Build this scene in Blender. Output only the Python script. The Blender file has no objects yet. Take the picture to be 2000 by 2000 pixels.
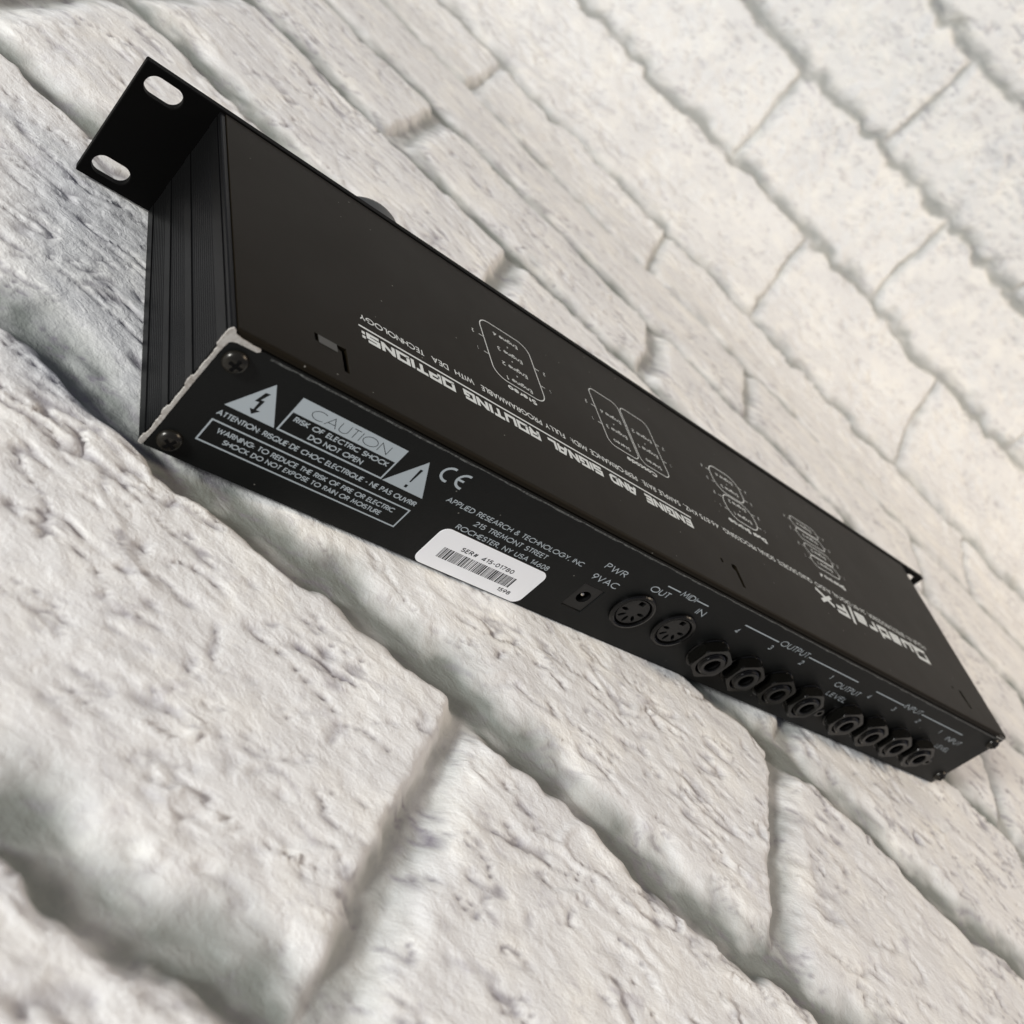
import bpy, bmesh, math, random
import numpy as np
from mathutils import Vector, Matrix
random.seed(7)
rng = np.random.default_rng(7)
MM = 0.001
C = bpy.context.scene.collection
S = bpy.context.scene

# ------------------------------------------------------------------ camera
AX = np.array([[0.71293347, -0.20844069, 0.66953592],
               [0.35791733, -0.71289473, -0.60305579],
               [0.60300999, 0.66957717, -0.43364197]])   # camera right, down, forward
CAM = np.array([-89.013, -215.274, 171.893])
cd = bpy.data.cameras.new('camera'); cam = bpy.data.objects.new('camera', cd); C.objects.link(cam)
M = Matrix.Identity(4)
for i in range(3):
    M[i][0] = AX[0][i]; M[i][1] = -AX[1][i]; M[i][2] = -AX[2][i]; M[i][3] = CAM[i] * MM
cam.matrix_world = M
cd.sensor_width = 36; cd.lens = 36 * 2063.2 / 2000
cd.clip_start = 0.01; cd.clip_end = 50
cd.dof.use_dof = True
foc = np.array([118., 0., 22.])
cd.dof.focus_distance = float((foc - CAM) @ AX[2]) * MM
cd.dof.aperture_fstop = cd.lens / 2.1
S.camera = cam
# ------------------------------------------------------------------ light
w = bpy.data.worlds.new('World'); S.world = w; w.use_nodes = True
w.node_tree.nodes['Background'].inputs[0].default_value = (0.80, 0.82, 1.0, 1)
w.node_tree.nodes['Background'].inputs[1].default_value = 0.27
S.view_settings.view_transform = 'Standard'; S.view_settings.look = 'None'
S.view_settings.exposure = 0.0; S.view_settings.gamma = 1


def area(name, loc, target, size, power, col):
    l = bpy.data.lights.new(name, 'AREA'); l.shape = 'RECTANGLE'
    l.size = size[0]; l.size_y = size[1]; l.energy = power; l.color = col
    o = bpy.data.objects.new(name, l); C.objects.link(o)
    o.location = loc
    o.rotation_euler = (Vector(target) - Vector(loc)).to_track_quat('-Z', 'Y').to_euler()
    return o


area('raking_key', (-1.62, -0.50, 0.55), (0.2, 0.12, 0.0), (0.27, 0.27), 44.0, (1.0, 1.0, 0.985))  # unseen low key lamp, added to rake across the brick relief
area('ceiling_light', (1.25, -0.25, 1.35), (0.45, 0.40, 0.0), (0.7, 0.7), 14.0, (1.0, 0.82, 0.62))

# ------------------------------------------------------------------ helpers
WL = {}                                     # world position (mm) of every object's origin


def tag(o, label=None, cat=None, group=None, kind=None):
    if label: o['label'] = label
    if cat: o['category'] = cat
    if group: o['group'] = group
    if kind: o['kind'] = kind


def place(o, parent, loc):
    C.objects.link(o) if o.name not in C.objects else None
    loc = np.array(loc, float); WL[o.name] = loc
    if parent is not None:
        o.parent = parent; o.location = tuple((loc - WL[parent.name]) * MM)
    else:
        o.location = tuple(loc * MM)
    return o


def mesh(name, v, f, mat, smooth=False):
    m = bpy.data.meshes.new(name)
    m.from_pydata([tuple(np.array(p) * MM) for p in v], [], f)
    m.materials.append(mat)
    if smooth: m.polygons.foreach_set('use_smooth', [True] * len(m.polygons))
    m.update(); return m


def bmesh_to(name, bm, mat, smooth=False):
    bmesh.ops.recalc_face_normals(bm, faces=bm.faces)
    m = bpy.data.meshes.new(name)
    for v_ in bm.verts: v_.co *= MM
    bm.to_mesh(m); bm.free(); m.materials.append(mat)
    if smooth: m.polygons.foreach_set('use_smooth', [True] * len(m.polygons))
    return m


def part(name, m, parent, loc):
    """mesh given in world mm minus loc"""
    return place(bpy.data.objects.new(name, m), parent, loc)


def box(bm, x0, x1, y0, y1, z0, z1, bevel=0):
    t = bmesh.new()
    vs = [t.verts.new((x, y, z)) for x in (x0, x1) for y in (y0, y1) for z in (z0, z1)]
    for q in ((0, 1, 3, 2), (4, 6, 7, 5), (0, 4, 5, 1), (2, 3, 7, 6), (0, 2, 6, 4), (1, 5, 7, 3)):
        t.faces.new([vs[i] for i in q])
    if bevel: bmesh.ops.bevel(t, geom=t.edges[:], offset=bevel, segments=2, affect='EDGES')
    tm = bpy.data.meshes.new('tmp'); t.to_mesh(tm); t.free(); bm.from_mesh(tm); bpy.data.meshes.remove(tm)


def plate(outer, holes, t, axis='y', bevel=0.0, back=0.0):
    """flat plate with real holes; outline in the plane, thickness t along axis. Returns bmesh"""
    bm = bmesh.new(); edges = []
    for loop in [outer] + holes:
        vs = [bm.verts.new((a, 0, b)) for a, b in loop]
        for i in range(len(vs)): edges.append(bm.edges.new((vs[i], vs[(i + 1) % len(vs)])))
    bmesh.ops.triangle_fill(bm, edges=edges, use_beauty=True, use_dissolve=False)
    r = bmesh.ops.extrude_face_region(bm, geom=bm.faces[:])
    for g in r['geom']:
        if isinstance(g, bmesh.types.BMVert): g.co.y += t
    if bevel:
        bmesh.ops.recalc_face_normals(bm, faces=bm.faces)
        es = [e for e in bm.edges if e.is_manifold and len(e.link_faces) == 2 and
              abs(e.link_faces[0].normal.dot(e.link_faces[1].normal)) < 0.5 and abs((e.verts[0].co - e.verts[1].co).y) < 1e-6]
        bmesh.ops.bevel(bm, geom=es, offset=bevel, segments=2, affect='EDGES', profile=0.5)
    if axis == 'z':      # (a, y, b) -> (a, b, y)
        for v_ in bm.verts: v_.co = Vector((v_.co.x, v_.co.z, v_.co.y))
    return bm


def circle(cx, cy, r, n=40, a0=0.0):
    return [(cx + r * math.cos(a0 + 2 * math.pi * i / n), cy + r * math.sin(a0 + 2 * math.pi * i / n)) for i in range(n)]


def stadium(cx, cy, L, h, n=12):
    out = []
    for i in range(n + 1):
        a = -math.pi / 2 + math.pi * i / n; out.append((cx + (L - h) / 2 + h / 2 * math.cos(a), cy + h / 2 * math.sin(a)))
    for i in range(n + 1):
        a = math.pi / 2 + math.pi * i / n; out.append((cx - (L - h) / 2 + h / 2 * math.cos(a), cy + h / 2 * math.sin(a)))
    return out


def rrect(x0, x1, y0, y1, r, n=6):
    out = []
    for (cx, cy, a) in ((x1 - r, y0 + r, -90), (x1 - r, y1 - r, 0), (x0 + r, y1 - r, 90), (x0 + r, y0 + r, 180)):
        for i in range(n + 1):
            t = math.radians(a + 90 * i / n); out.append((cx + r * math.cos(t), cy + r * math.sin(t)))
    return out


def rect(x0, x1, y0, y1): return [(x0, y0), (x1, y0), (x1, y1), (x0, y1)]


def lathe(profile, n=40, a0=0.0):
    """profile of (r, y): revolve about the y axis, outward = -y. returns v, f"""
    v, f = [], []
    for r, y in profile:
        for i in range(n):
            a = a0 + 2 * math.pi * i / n; v.append((r * math.cos(a), y, r * math.sin(a)))
    for j in range(len(profile) - 1):
        for i in range(n):
            a, b = j * n + i, j * n + (i + 1) % n
            f.append((a, b, b + n, a + n))
    return v, f


def bm_lathe(bm, profile, n=40, a0=0.0, c=(0, 0, 0), cap_end=False):
    v, f = lathe(profile, n, a0)
    vs = [bm.verts.new((p[0] + c[0], p[1] + c[1], p[2] + c[2])) for p in v]
    for q in f: bm.faces.new([vs[i] for i in q])
    if cap_end: bm.faces.new(vs[-n:])


# ------------------------------------------------------------------ materials
def mat_base(name, col, rough=0.5, metal=0.0, spec=0.5):
    m = bpy.data.materials.new(name); m.use_nodes = True
    b = m.node_tree.nodes['Principled BSDF']
    b.inputs['Base Color'].default_value = (*col, 1); b.inputs['Roughness'].default_value = rough
    b.inputs['Metallic'].default_value = metal; b.inputs['Specular IOR Level'].default_value = spec
    return m, m.node_tree, b


def node(nt, t, **kw):
    n = nt.nodes.new(t)
    for k, v_ in kw.items():
        if k in ('i',):
            for a, b in v_.items(): n.inputs[a].default_value = b
        else: setattr(n, k, v_)
    return n


def painted(name, col, rough, grain=260000, bump=0.06, spec=0.5, specks=True, dist=0.00008, dust=(0.30, 0.29, 0.26)):
    """matt black paint: fine orange peel, uneven gloss, rare dust specks"""
    m, nt, b = mat_base(name, col, rough, 0, spec)
    tc = node(nt, 'ShaderNodeTexCoord'); L = nt.links
    n1 = node(nt, 'ShaderNodeTexNoise', i={'Scale': 2600.0, 'Detail': 2.0})
    L.new(tc.outputs['Object'], n1.inputs['Vector'])
    bp = node(nt, 'ShaderNodeBump', i={'Strength': bump, 'Distance': dist}); L.new(n1.outputs['Fac'], bp.inputs['Height'])
    L.new(bp.outputs['Normal'], b.inputs['Normal'])
    n2 = node(nt, 'ShaderNodeTexNoise', i={'Scale': 22.0, 'Detail': 6.0, 'Roughness': 0.65}); L.new(tc.outputs['Object'], n2.inputs['Vector'])
    mr = node(nt, 'ShaderNodeMapRange', i={'To Min': rough - 0.05, 'To Max': rough + 0.07}); L.new(n2.outputs['Fac'], mr.inputs['Value'])
    L.new(mr.outputs[0], b.inputs['Roughness'])
    if specks:
        v1 = node(nt, 'ShaderNodeTexVoronoi', feature='F1', i={'Scale': 170.0, 'Randomness': 1.0}); L.new(tc.outputs['Object'], v1.inputs['Vector'])
        lt = node(nt, 'ShaderNodeMath', operation='LESS_THAN', i={1: 0.045}); L.new(v1.outputs['Distance'], lt.inputs[0])
        sp = node(nt, 'ShaderNodeSeparateColor'); L.new(v1.outputs['Color'], sp.inputs[0])
        g = node(nt, 'ShaderNodeMath', operation='GREATER_THAN', i={1: 0.45}); L.new(sp.outputs[0], g.inputs[0])
        mu = node(nt, 'ShaderNodeMath', operation='MULTIPLY'); L.new(lt.outputs[0], mu.inputs[0]); L.new(g.outputs[0], mu.inputs[1])
        mu2 = node(nt, 'ShaderNodeMath', operation='MULTIPLY', i={1: 0.5}); L.new(mu.outputs[0], mu2.inputs[0])
        mx = node(nt, 'ShaderNodeMix', data_type='RGBA'); L.new(mu2.outputs[0], mx.inputs['Factor'])
        mx.inputs['A'].default_value = (*col, 1); mx.inputs['B'].default_value = (*dust, 1)
        L.new(mx.outputs['Result'], b.inputs['Base Color'])
    return m


M_LID = painted('lid_paint', (0.0085, 0.0065, 0.0036), 0.45, spec=0.07, dist=0.00005)
M_REAR = painted('rear_paint', (0.0042, 0.0048, 0.0046), 0.5, bump=0.35, spec=0.16, dist=0.00012)
M_FRONT = painted('front_paint', (0.0024, 0.0023, 0.0021), 0.55, spec=0.05, specks=False)
M_ALU = painted('anodised_black', (0.003, 0.0031, 0.0031), 0.4, spec=0.14, specks=False)
M_PLAST, _, _ = mat_base('black_plastic', (0.0015, 0.0015, 0.0014), 0.24, spec=0.28)
M_NUT, _, _ = mat_base('nut_plastic', (0.003, 0.0029, 0.0024), 0.24, spec=0.28)
M_SOCKET, _, _ = mat_base('socket_plastic', (0.0045, 0.0046, 0.0045), 0.4, spec=0.3)
M_HOLE, _, _ = mat_base('dark_hole', (0.002, 0.002, 0.002), 0.8, spec=0.1)
M_SCREW, _, _ = mat_base('blackened_steel', (0.016, 0.0145, 0.011), 0.27, 0.45)
M_PIN, _, _ = mat_base('nickel_pin', (0.75, 0.70, 0.6), 0.25, 1.0)
M_INK, _, _ = mat_base('grey_ink', (0.37, 0.415, 0.435), 0.6, spec=0.2)
M_INK2, _, _ = mat_base('lid_ink', (0.58, 0.61, 0.59), 0.6, spec=0.2)
M_STICK, _, _ = mat_base('sticker_paper', (0.86, 0.87, 0.88), 0.45)
M_TEXTB, _, _ = mat_base('black_print', (0.02, 0.02, 0.022), 0.6, spec=0.2)
M_KNOB, _, _ = mat_base('knob_rubber', (0.03, 0.032, 0.032), 0.5)


def bare_edge():
    m, nt, b = mat_base('bare_end', (0.5, 0.48, 0.44), 0.65, 0.0, 0.3); L = nt.links
    tc = node(nt, 'ShaderNodeTexCoord')
    n = node(nt, 'ShaderNodeTexNoise', i={'Scale': 420.0, 'Detail': 5.0, 'Roughness': 0.7}); L.new(tc.outputs['Object'], n.inputs['Vector'])
    cr = node(nt, 'ShaderNodeValToRGB'); L.new(n.outputs['Fac'], cr.inputs[0])
    cr.color_ramp.elements[0].position = 0.3; cr.color_ramp.elements[0].color = (0.24, 0.21, 0.18, 1)
    cr.color_ramp.elements[1].position = 0.55; cr.color_ramp.elements[1].color = (0.44, 0.425, 0.39, 1)
    L.new(cr.outputs[0], b.inputs['Base Color'])
    bp = node(nt, 'ShaderNodeBump', i={'Strength': 0.6, 'Distance': 0.0003}); L.new(n.outputs['Fac'], bp.inputs['Height']); L.new(bp.outputs[0], b.inputs['Normal'])
    return m


M_BARE = bare_edge()


def brick_mat(name, mortar=False):
    m, nt, b = mat_base(name, (0.6, 0.6, 0.6), 0.62, 0, 0.25); L = nt.links
    uv = node(nt, 'ShaderNodeUVMap', uv_map='UVMap')         # metres along the sheet
    def noise(sx, sy, sc, det=4.0, ro=0.55, dist=0.0, rot=0.0, off=0.0):
        mp = node(nt, 'ShaderNodeMapping'); mp.inputs['Scale'].default_value = (sx, sy, 1); mp.inputs['Rotation'].default_value = (0, 0, rot)
        mp.inputs['Location'].default_value = (off, off * 1.7, 0)
        L.new(uv.outputs[0], mp.inputs[0])
        n_ = node(nt, 'ShaderNodeTexNoise', i={'Scale': sc, 'Detail': det, 'Roughness': ro, 'Distortion': dist}); L.new(mp.outputs[0], n_.inputs['Vector'])
        return n_.outputs['Fac']
    def ramp(src, stops):
        r = node(nt, 'ShaderNodeValToRGB'); L.new(src, r.inputs[0]); e = r.color_ramp.elements
        e[0].position, e[0].color = stops[0][0], (*stops[0][1], 1); e[1].position, e[1].color = stops[1][0], (*stops[1][1], 1)
        for p_, c_ in stops[2:]:
            q = e.new(p_); q.color = (*c_, 1)
        return r.outputs[0]
    def mix(f, a, b_, mode='MIX', fac=None):
        x = node(nt, 'ShaderNodeMix', data_type='RGBA', blend_type=mode)
        if f is not None: L.new(f, x.inputs['Factor'])
        else: x.inputs['Factor'].default_value = fac
        for k, s_ in (('A', a), ('B', b_)):
            if isinstance(s_, tuple): x.inputs[k].default_value = (*s_, 1)
            else: L.new(s_, x.inputs[k])
        return x.outputs['Result']
    w3 = (1, 1, 1)
    tone = ramp(noise(1, 1, 16, 5, 0.6), [(0.3, (0.70, 0.70, 0.685)), (0.7, (0.80, 0.80, 0.77))])
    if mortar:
        tone = ramp(noise(1, 1, 14, 5, 0.65), [(0.32, (0.19, 0.20, 0.185)), (0.68, (0.36, 0.365, 0.345))])  # grey mortar, darkened so its colour carries the joint shade
    # worn paint: violet grey smears and pale yellow ones, drawn out a little along the courses
    s1 = ramp(noise(0.75, 1.25, 85, 3, 0.6, 0.6, 0.5), [(0.60, (0, 0, 0)), (0.74, w3)])
    s2 = ramp(noise(0.8, 1.2, 200, 2, 0.6, 0.5, -0.3, 3), [(0.62, (0, 0, 0)), (0.72, w3)])
    s3 = ramp(noise(1, 1, 34, 4, 0.6, 0.3, 0, 7), [(0.48, (0, 0, 0)), (0.70, w3)])
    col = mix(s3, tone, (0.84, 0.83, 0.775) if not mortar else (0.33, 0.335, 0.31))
    c2 = mix(s1, col, (0.36, 0.335, 0.375)); col = mix(None, col, c2, fac=0.4)
    c3 = mix(s2, col, (0.45, 0.44, 0.46)); col = mix(None, col, c3, fac=0.25)
    if not mortar:      # shade painted into the colour: greenish grey along joints, violet grey in creases and pin holes
        ag = node(nt, 'ShaderNodeAttribute', attribute_name='joint_shade'); ac = node(nt, 'ShaderNodeAttribute', attribute_name='crease')
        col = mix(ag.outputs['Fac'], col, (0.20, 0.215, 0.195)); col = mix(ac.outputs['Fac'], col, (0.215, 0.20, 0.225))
    L.new(col, b.inputs['Base Color'])
    # fine relief: plaster crust, pin holes and a woven ground
    h1 = noise(0.85, 1.15, 230, 6, 0.62, 0.4)
    h2 = noise(1, 1, 900, 3, 0.6)
    vo = node(nt, 'ShaderNodeTexVoronoi', feature='F1', i={'Scale': 115.0}); L.new(uv.outputs[0], vo.inputs['Vector'])
    pit = node(nt, 'ShaderNodeMapRange', i={'From Min': 0.0, 'From Max': 0.22, 'To Min': 0.0, 'To Max': 1.0}); L.new(vo.outputs['Distance'], pit.inputs['Value'])
    def ma(op, a, b_):
        x = node(nt, 'ShaderNodeMath', operation=op)
        for k, s_ in ((0, a), (1, b_)):
            if isinstance(s_, float): x.inputs[k].default_value = s_
            else: L.new(s_, x.inputs[k])
        return x.outputs[0]
    hh = ma('ADD', ma('MULTIPLY', h1, 1.0), ma('ADD', ma('MULTIPLY', h2, 0.22), ma('MULTIPLY', pit.outputs[0], 0.16)))
    bp = node(nt, 'ShaderNodeBump', i={'Strength': 0.6, 'Distance': 0.0012}); L.new(hh, bp.inputs['Height'])
    L.new(bp.outputs[0], b.inputs['Normal'])
    return m


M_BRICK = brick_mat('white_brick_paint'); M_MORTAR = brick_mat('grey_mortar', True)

# ------------------------------------------------------------------ brick sheet: flat, then sweeping up
a2 = AX[2][:2] / np.linalg.norm(AX[2][:2]); PHI = math.radians(13)
b2 = np.array([a2[1], -a2[0]])
EU = np.cos(PHI) * b2 + np.sin(PHI) * a2; EN = np.cos(PHI) * a2 - np.sin(PHI) * b2
V0, RR = 640.0, 220.0


def sheet(u, wv, h):
    u = np.asarray(u, float); wv = np.asarray(wv, float); h = np.asarray(h, float)
    th = np.clip((wv - V0) / RR, 0, math.pi / 2)
    up = np.maximum(wv - V0 - RR * math.pi / 2, 0)
    v = np.where(wv < V0, wv, V0 + RR * np.sin(th)); z = np.where(wv < V0, 0, RR * (1 - np.cos(th))) + up
    v = v - np.sin(th) * h; z = z + np.cos(th) * h
    return np.stack([u * EU[0] + v * EN[0], u * EU[1] + v * EN[1], z], -1)


def vnoise(x, y, seed):
    """smooth gradient-free value noise, -1..1"""
    xi = np.floor(x).astype(np.int64); yi = np.floor(y).astype(np.int64)
    fx = x - xi; fy = y - yi
    fx = fx * fx * fx * (fx * (fx * 6 - 15) + 10); fy = fy * fy * fy * (fy * (fy * 6 - 15) + 10)
    def hsh(a, b):
        n = (a * 374761393 + b * 668265263 + seed * 974634777) & 0xffffffff
        n = ((n ^ (n >> 13)) * 1274126177) & 0xffffffff
        n = (n ^ (n >> 16)) & 0xffffffff
        return n / 2147483648.0 - 1
    return (hsh(xi, yi) * (1 - fx) + hsh(xi + 1, yi) * fx) * (1 - fy) + (hsh(xi, yi + 1) * (1 - fx) + hsh(xi + 1, yi + 1) * fx) * fy


def fbm(x, y, seed, octv=4, g=0.5):
    s = 0; a = 1; t = 0
    for o in range(octv):
        s = s + a * vnoise(x * 2 ** o + 13.7 * o, y * 2 ** o - 7.1 * o, seed + o); t += a; a *= g
    return s / t


def relief(u, wv):
    """hand-laid plaster surface, mm"""
    ca, sa = math.cos(0.08), math.sin(0.08)
    x = u * ca + wv * sa; y = -u * sa + wv * ca
    wx = x + 7 * vnoise(x / 34, y / 26, 91) + 2 * vnoise(x / 11, y / 9, 93); wy = y + 6 * vnoise(x / 34, y / 26, 92) + 1.6 * vnoise(x / 10, y / 9, 94)
    wall = np.clip((wv - 560) / 200, 0, 1)
    h = 0.8 * fbm(u / 60, wv / 45, 3, 3)
    h = h + 0.20 * np.tanh(5.0 * fbm(wx / 30, wy / 12, 11, 3, 0.5)) + 0.15 * np.tanh(4.5 * fbm(wx / 12, wy / 5.5, 12, 2, 0.5))
    h = h * (1 + 3.2 * wall) + (0.10 + 1.2 * wall) * fbm(x / 4.5, y / 3.0, 13, 2)
    ridge = np.clip(1 - np.abs(fbm(wx / 34, wy / 11, 15, 2)) / 0.10, 0, 1)
    h = h + 1.3 * ridge ** 1.3 * np.clip(fbm(u / 30, wv / 18, 16, 2) * 3.5 + 0.15, 0, 1)
    m1 = np.clip(fbm(u / 24, wv / 15, 41, 2) * 4.0 + 0.5, 0, 1)
    k1 = np.clip(1 - np.abs(fbm(wx / 34, wy / 8.5, 31, 2)) / 0.075, 0, 1) * m1
    m2 = np.clip(fbm(u / 15, wv / 7, 43, 2) * 4.2 - 0.05, 0, 1)
    k2 = np.clip(1 - np.abs(fbm(wx / 15, wy / 4.2, 37, 2)) / 0.17, 0, 1) * m2
    pit = np.clip(-fbm(u / 6.5, wv / 4.5, 57, 1) - 0.80, 0, 1) / 0.2
    h = h - (1.3 + 0.8 * wall) * k1 - (0.85 + 0.8 * wall) * k2 - (0.7 + 0.6 * wall) * pit
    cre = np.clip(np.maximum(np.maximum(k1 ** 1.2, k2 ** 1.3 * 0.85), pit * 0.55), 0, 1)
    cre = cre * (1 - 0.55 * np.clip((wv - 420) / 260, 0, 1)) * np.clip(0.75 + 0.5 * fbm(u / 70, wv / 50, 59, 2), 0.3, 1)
    return h - 0.7, cre


ROWS = [-330, -216, -106, 10, 126, 241, 373, 486, 603, 716, 840, 948, 1056, 1166, 1280]
HEADS = {2: 110, 3: 256, 4: 58, 5: 55, 6: 163, 7: 262, 8: 152, 9: 262, 10: 157, 11: 257, 12: 150, 13: 255, 1: 20, 0: 120}
PITCH = 206.0


def rowline(k, u): return ROWS[k] + 4.0 * vnoise(u / 60.0, np.full_like(u, k * 3.3), 61) + 3.4 * vnoise(u / 13.0, np.full_like(u, k * 5.1), 62)


def headline(k, j, wv):
    base = HEADS[k] + j * PITCH + 9 * math.sin(k * 12.9 + j * 7.7) * (0 if j == 0 else 1)
    return base + 2.5 * vnoise(wv / 35.0, np.full_like(wv, k * 7.7 + j * 2.9), 71) - (-0.05 * (wv - ROWS[k]) if k == 2 else 0)


def grid_mesh(name, u, wv, h, mat, joint_sh=None, cre=None):
    n0, n1 = u.shape
    P = sheet(u, wv, h) * MM
    me = bpy.data.meshes.new(name)
    me.vertices.add(n0 * n1); me.vertices.foreach_set('co', P.reshape(-1).astype(np.float32))
    i = np.arange((n0 - 1) * (n1 - 1)); r = i // (n1 - 1); c = i % (n1 - 1); a = r * n1 + c
    q = np.stack([a, a + 1, a + n1 + 1, a + n1], 1)
    me.loops.add(q.size); me.polygons.add(len(q))
    me.loops.foreach_set('vertex_index', q.reshape(-1).astype(np.int32))
    me.polygons.foreach_set('loop_start', (np.arange(len(q)) * 4).astype(np.int32))
    me.polygons.foreach_set('use_smooth', np.ones(len(q), bool))
    me.update(calc_edges=True)
    uvl = me.uv_layers.new(name='UVMap')
    uvs = np.stack([u.reshape(-1), wv.reshape(-1)], 1)[q.reshape(-1)] * MM
    uvl.data.foreach_set('uv', uvs.reshape(-1).astype(np.float32))
    for nm_, arr in (('joint_shade', joint_sh), ('crease', cre)):
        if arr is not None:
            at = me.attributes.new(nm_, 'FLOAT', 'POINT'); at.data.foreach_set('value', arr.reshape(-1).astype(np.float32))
    me.materials.append(mat)
    return me


# mortar bed: one sheet
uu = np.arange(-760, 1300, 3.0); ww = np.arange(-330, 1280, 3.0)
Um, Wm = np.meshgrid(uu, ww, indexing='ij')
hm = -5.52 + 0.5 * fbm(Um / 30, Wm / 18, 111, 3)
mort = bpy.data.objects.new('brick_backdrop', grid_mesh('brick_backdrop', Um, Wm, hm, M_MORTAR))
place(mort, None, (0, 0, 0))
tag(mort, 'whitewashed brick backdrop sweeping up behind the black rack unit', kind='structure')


def in_view(u0, u1, w0, w1):
    """keep bricks whose middle or corners could be seen, with a wide margin"""
    g = sheet(np.linspace(u0, u1, 4)[:, None] + 0 * np.zeros(4), np.linspace(w0, w1, 4)[None, :] + np.zeros((4, 1)), np.zeros((4, 4))).reshape(-1, 3) - CAM
    c = g @ AX.T
    ok = (c[:, 2] > 40) & (np.abs(c[:, 0]) < c[:, 2] * 0.95) & (np.abs(c[:, 1]) < c[:, 2] * 0.95)
    d = c[:, 2].min()
    return ok.any(), d


nb = 0
MERGED = {(9, -1), (7, -1), (8, 1), (10, -1), (3, -1)}     # stretches where the paint has filled the head joint
for k in range(len(ROWS) - 1):
    js = [j for j in range(-6, 7) if (k, j) not in MERGED]
    for jp, j in zip(js[:-1], js[1:]):
        uc0 = HEADS[k] + jp * PITCH; uc1 = HEADS[k] + j * PITCH
        if uc1 < -700 or uc0 > 1240: continue
        vis, d = in_view(uc0, uc1, ROWS[k], ROWS[k + 1])
        if not vis: continue
        res = 1.2 if d < 330 else (1.6 if d < 650 else 2.3)
        nu = int((uc1 - uc0) / res); nw = int((ROWS[k + 1] - ROWS[k]) / res)
        s, t = np.meshgrid(np.linspace(0, 1, nu), np.linspace(0, 1, nw), indexing='ij')
        wt = ROWS[k] + t * (ROWS[k + 1] - ROWS[k])
        ul = headline(k, jp, wt); ur = headline(k, j, wt)
        u = ul + s * (ur - ul)
        wl = rowline(k, u); wh = rowline(k + 1, u)
        wv = wl + t * (wh - wl)
        q1 = 2.4 * fbm(u / 20, wv / 24, 101, 3) + 1.4 * fbm(u / 5, wv / 6, 102, 2); q2 = 3.4 * fbm(u / 24, wv / 18, 103, 3) + 1.8 * fbm(u / 7, wv / 5, 104, 2)
        wf = np.clip((wv - 480) / 220, 0, 1)
        lo = np.clip((wv - wl + 1.0 + 0.5 * wf - 2.5 * (1 - wf) + q2) / 17.0, 0, 1); hi = np.clip((wh - wv - 7.0 + 2.6 * wf + q2) / 7.0, 0, 1)
        le = np.clip((u - ul - 1.0 + 4.2 * wf + q1) / 13.0, 0, 1); ri = np.clip((ur - u - 4.5 + 2.4 * wf + q1) / (6.0 - 1.5 * wf), 0, 1)
        cr_ = lambda a_, b__: 1 - np.clip(np.sqrt((1 - a_) ** 2 + (1 - b__) ** 2), 0, 1)
        edge = np.clip(np.minimum(np.minimum(wv - wl, wh - wv), np.minimum(u - ul, ur - u)) / 3.2, 0, 1)   # neighbours meet at one level
        x = cr_(np.minimum(lo, hi), np.minimum(le, ri)) * edge * edge * (3 - 2 * edge)
        prof = np.sin(x * math.pi / 2) ** 1.2
        tilt = 0.6 * math.sin(k * 3.1 + j * 5.3) * (s - 0.5) + 0.6 * math.sin(k * 7.1 + j * 2.3) * (t - 0.5)
        rel, cre = relief(u, wv); rel = np.maximum(rel, -2.6)
        h = -5.4 + 0.5 * fbm(u / 30, wv / 18, 111, 3) * (1 - x) + prof * (5.4 + tilt) + rel * np.clip(x * 1.2, 0, 1)
        course_sh = np.clip(1.02 - np.minimum(lo, hi) * 1.3 + 0.45 * fbm(u / 16, wv / 8, 109, 3), 0, 1) ** 1.3
        head_sh = np.clip(1.0 - np.minimum(le, ri) * 1.35 + 0.5 * fbm(u / 8, wv / 14, 110, 3), 0, 1) ** 1.3
        joint_sh = np.maximum(course_sh, 0.72 * head_sh) * (1 - 0.30 * wf)  # mask for the painted joint shade, weaker up the sweep
        # lie under the unit without touching its underside
        h = np.minimum(h, 0.1) - 0.1 * np.maximum(h, 0)
        pw = sheet(u, wv, np.zeros_like(u))
        under = (pw[..., 0] > -30) & (pw[..., 0] < 462) & (pw[..., 1] > -4) & (pw[..., 1] < 120)
        h = np.where(under, np.minimum(h, -0.15), h)
        br = part('brick', grid_mesh('brick', u, wv, h, M_BRICK, joint_sh, cre), mort, (0, 0, 0)); nb += 1
print('bricks', nb)

# ------------------------------------------------------------------ stroke lettering
def A(cx, cy, rx, ry, a0, a1, n=None):
    n = n or max(4, int(abs(a1 - a0) / 22))
    return [(cx + rx * math.cos(math.radians(a0 + (a1 - a0) * i / n)), cy + ry * math.sin(math.radians(a0 + (a1 - a0) * i / n))) for i in range(n + 1)]


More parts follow.
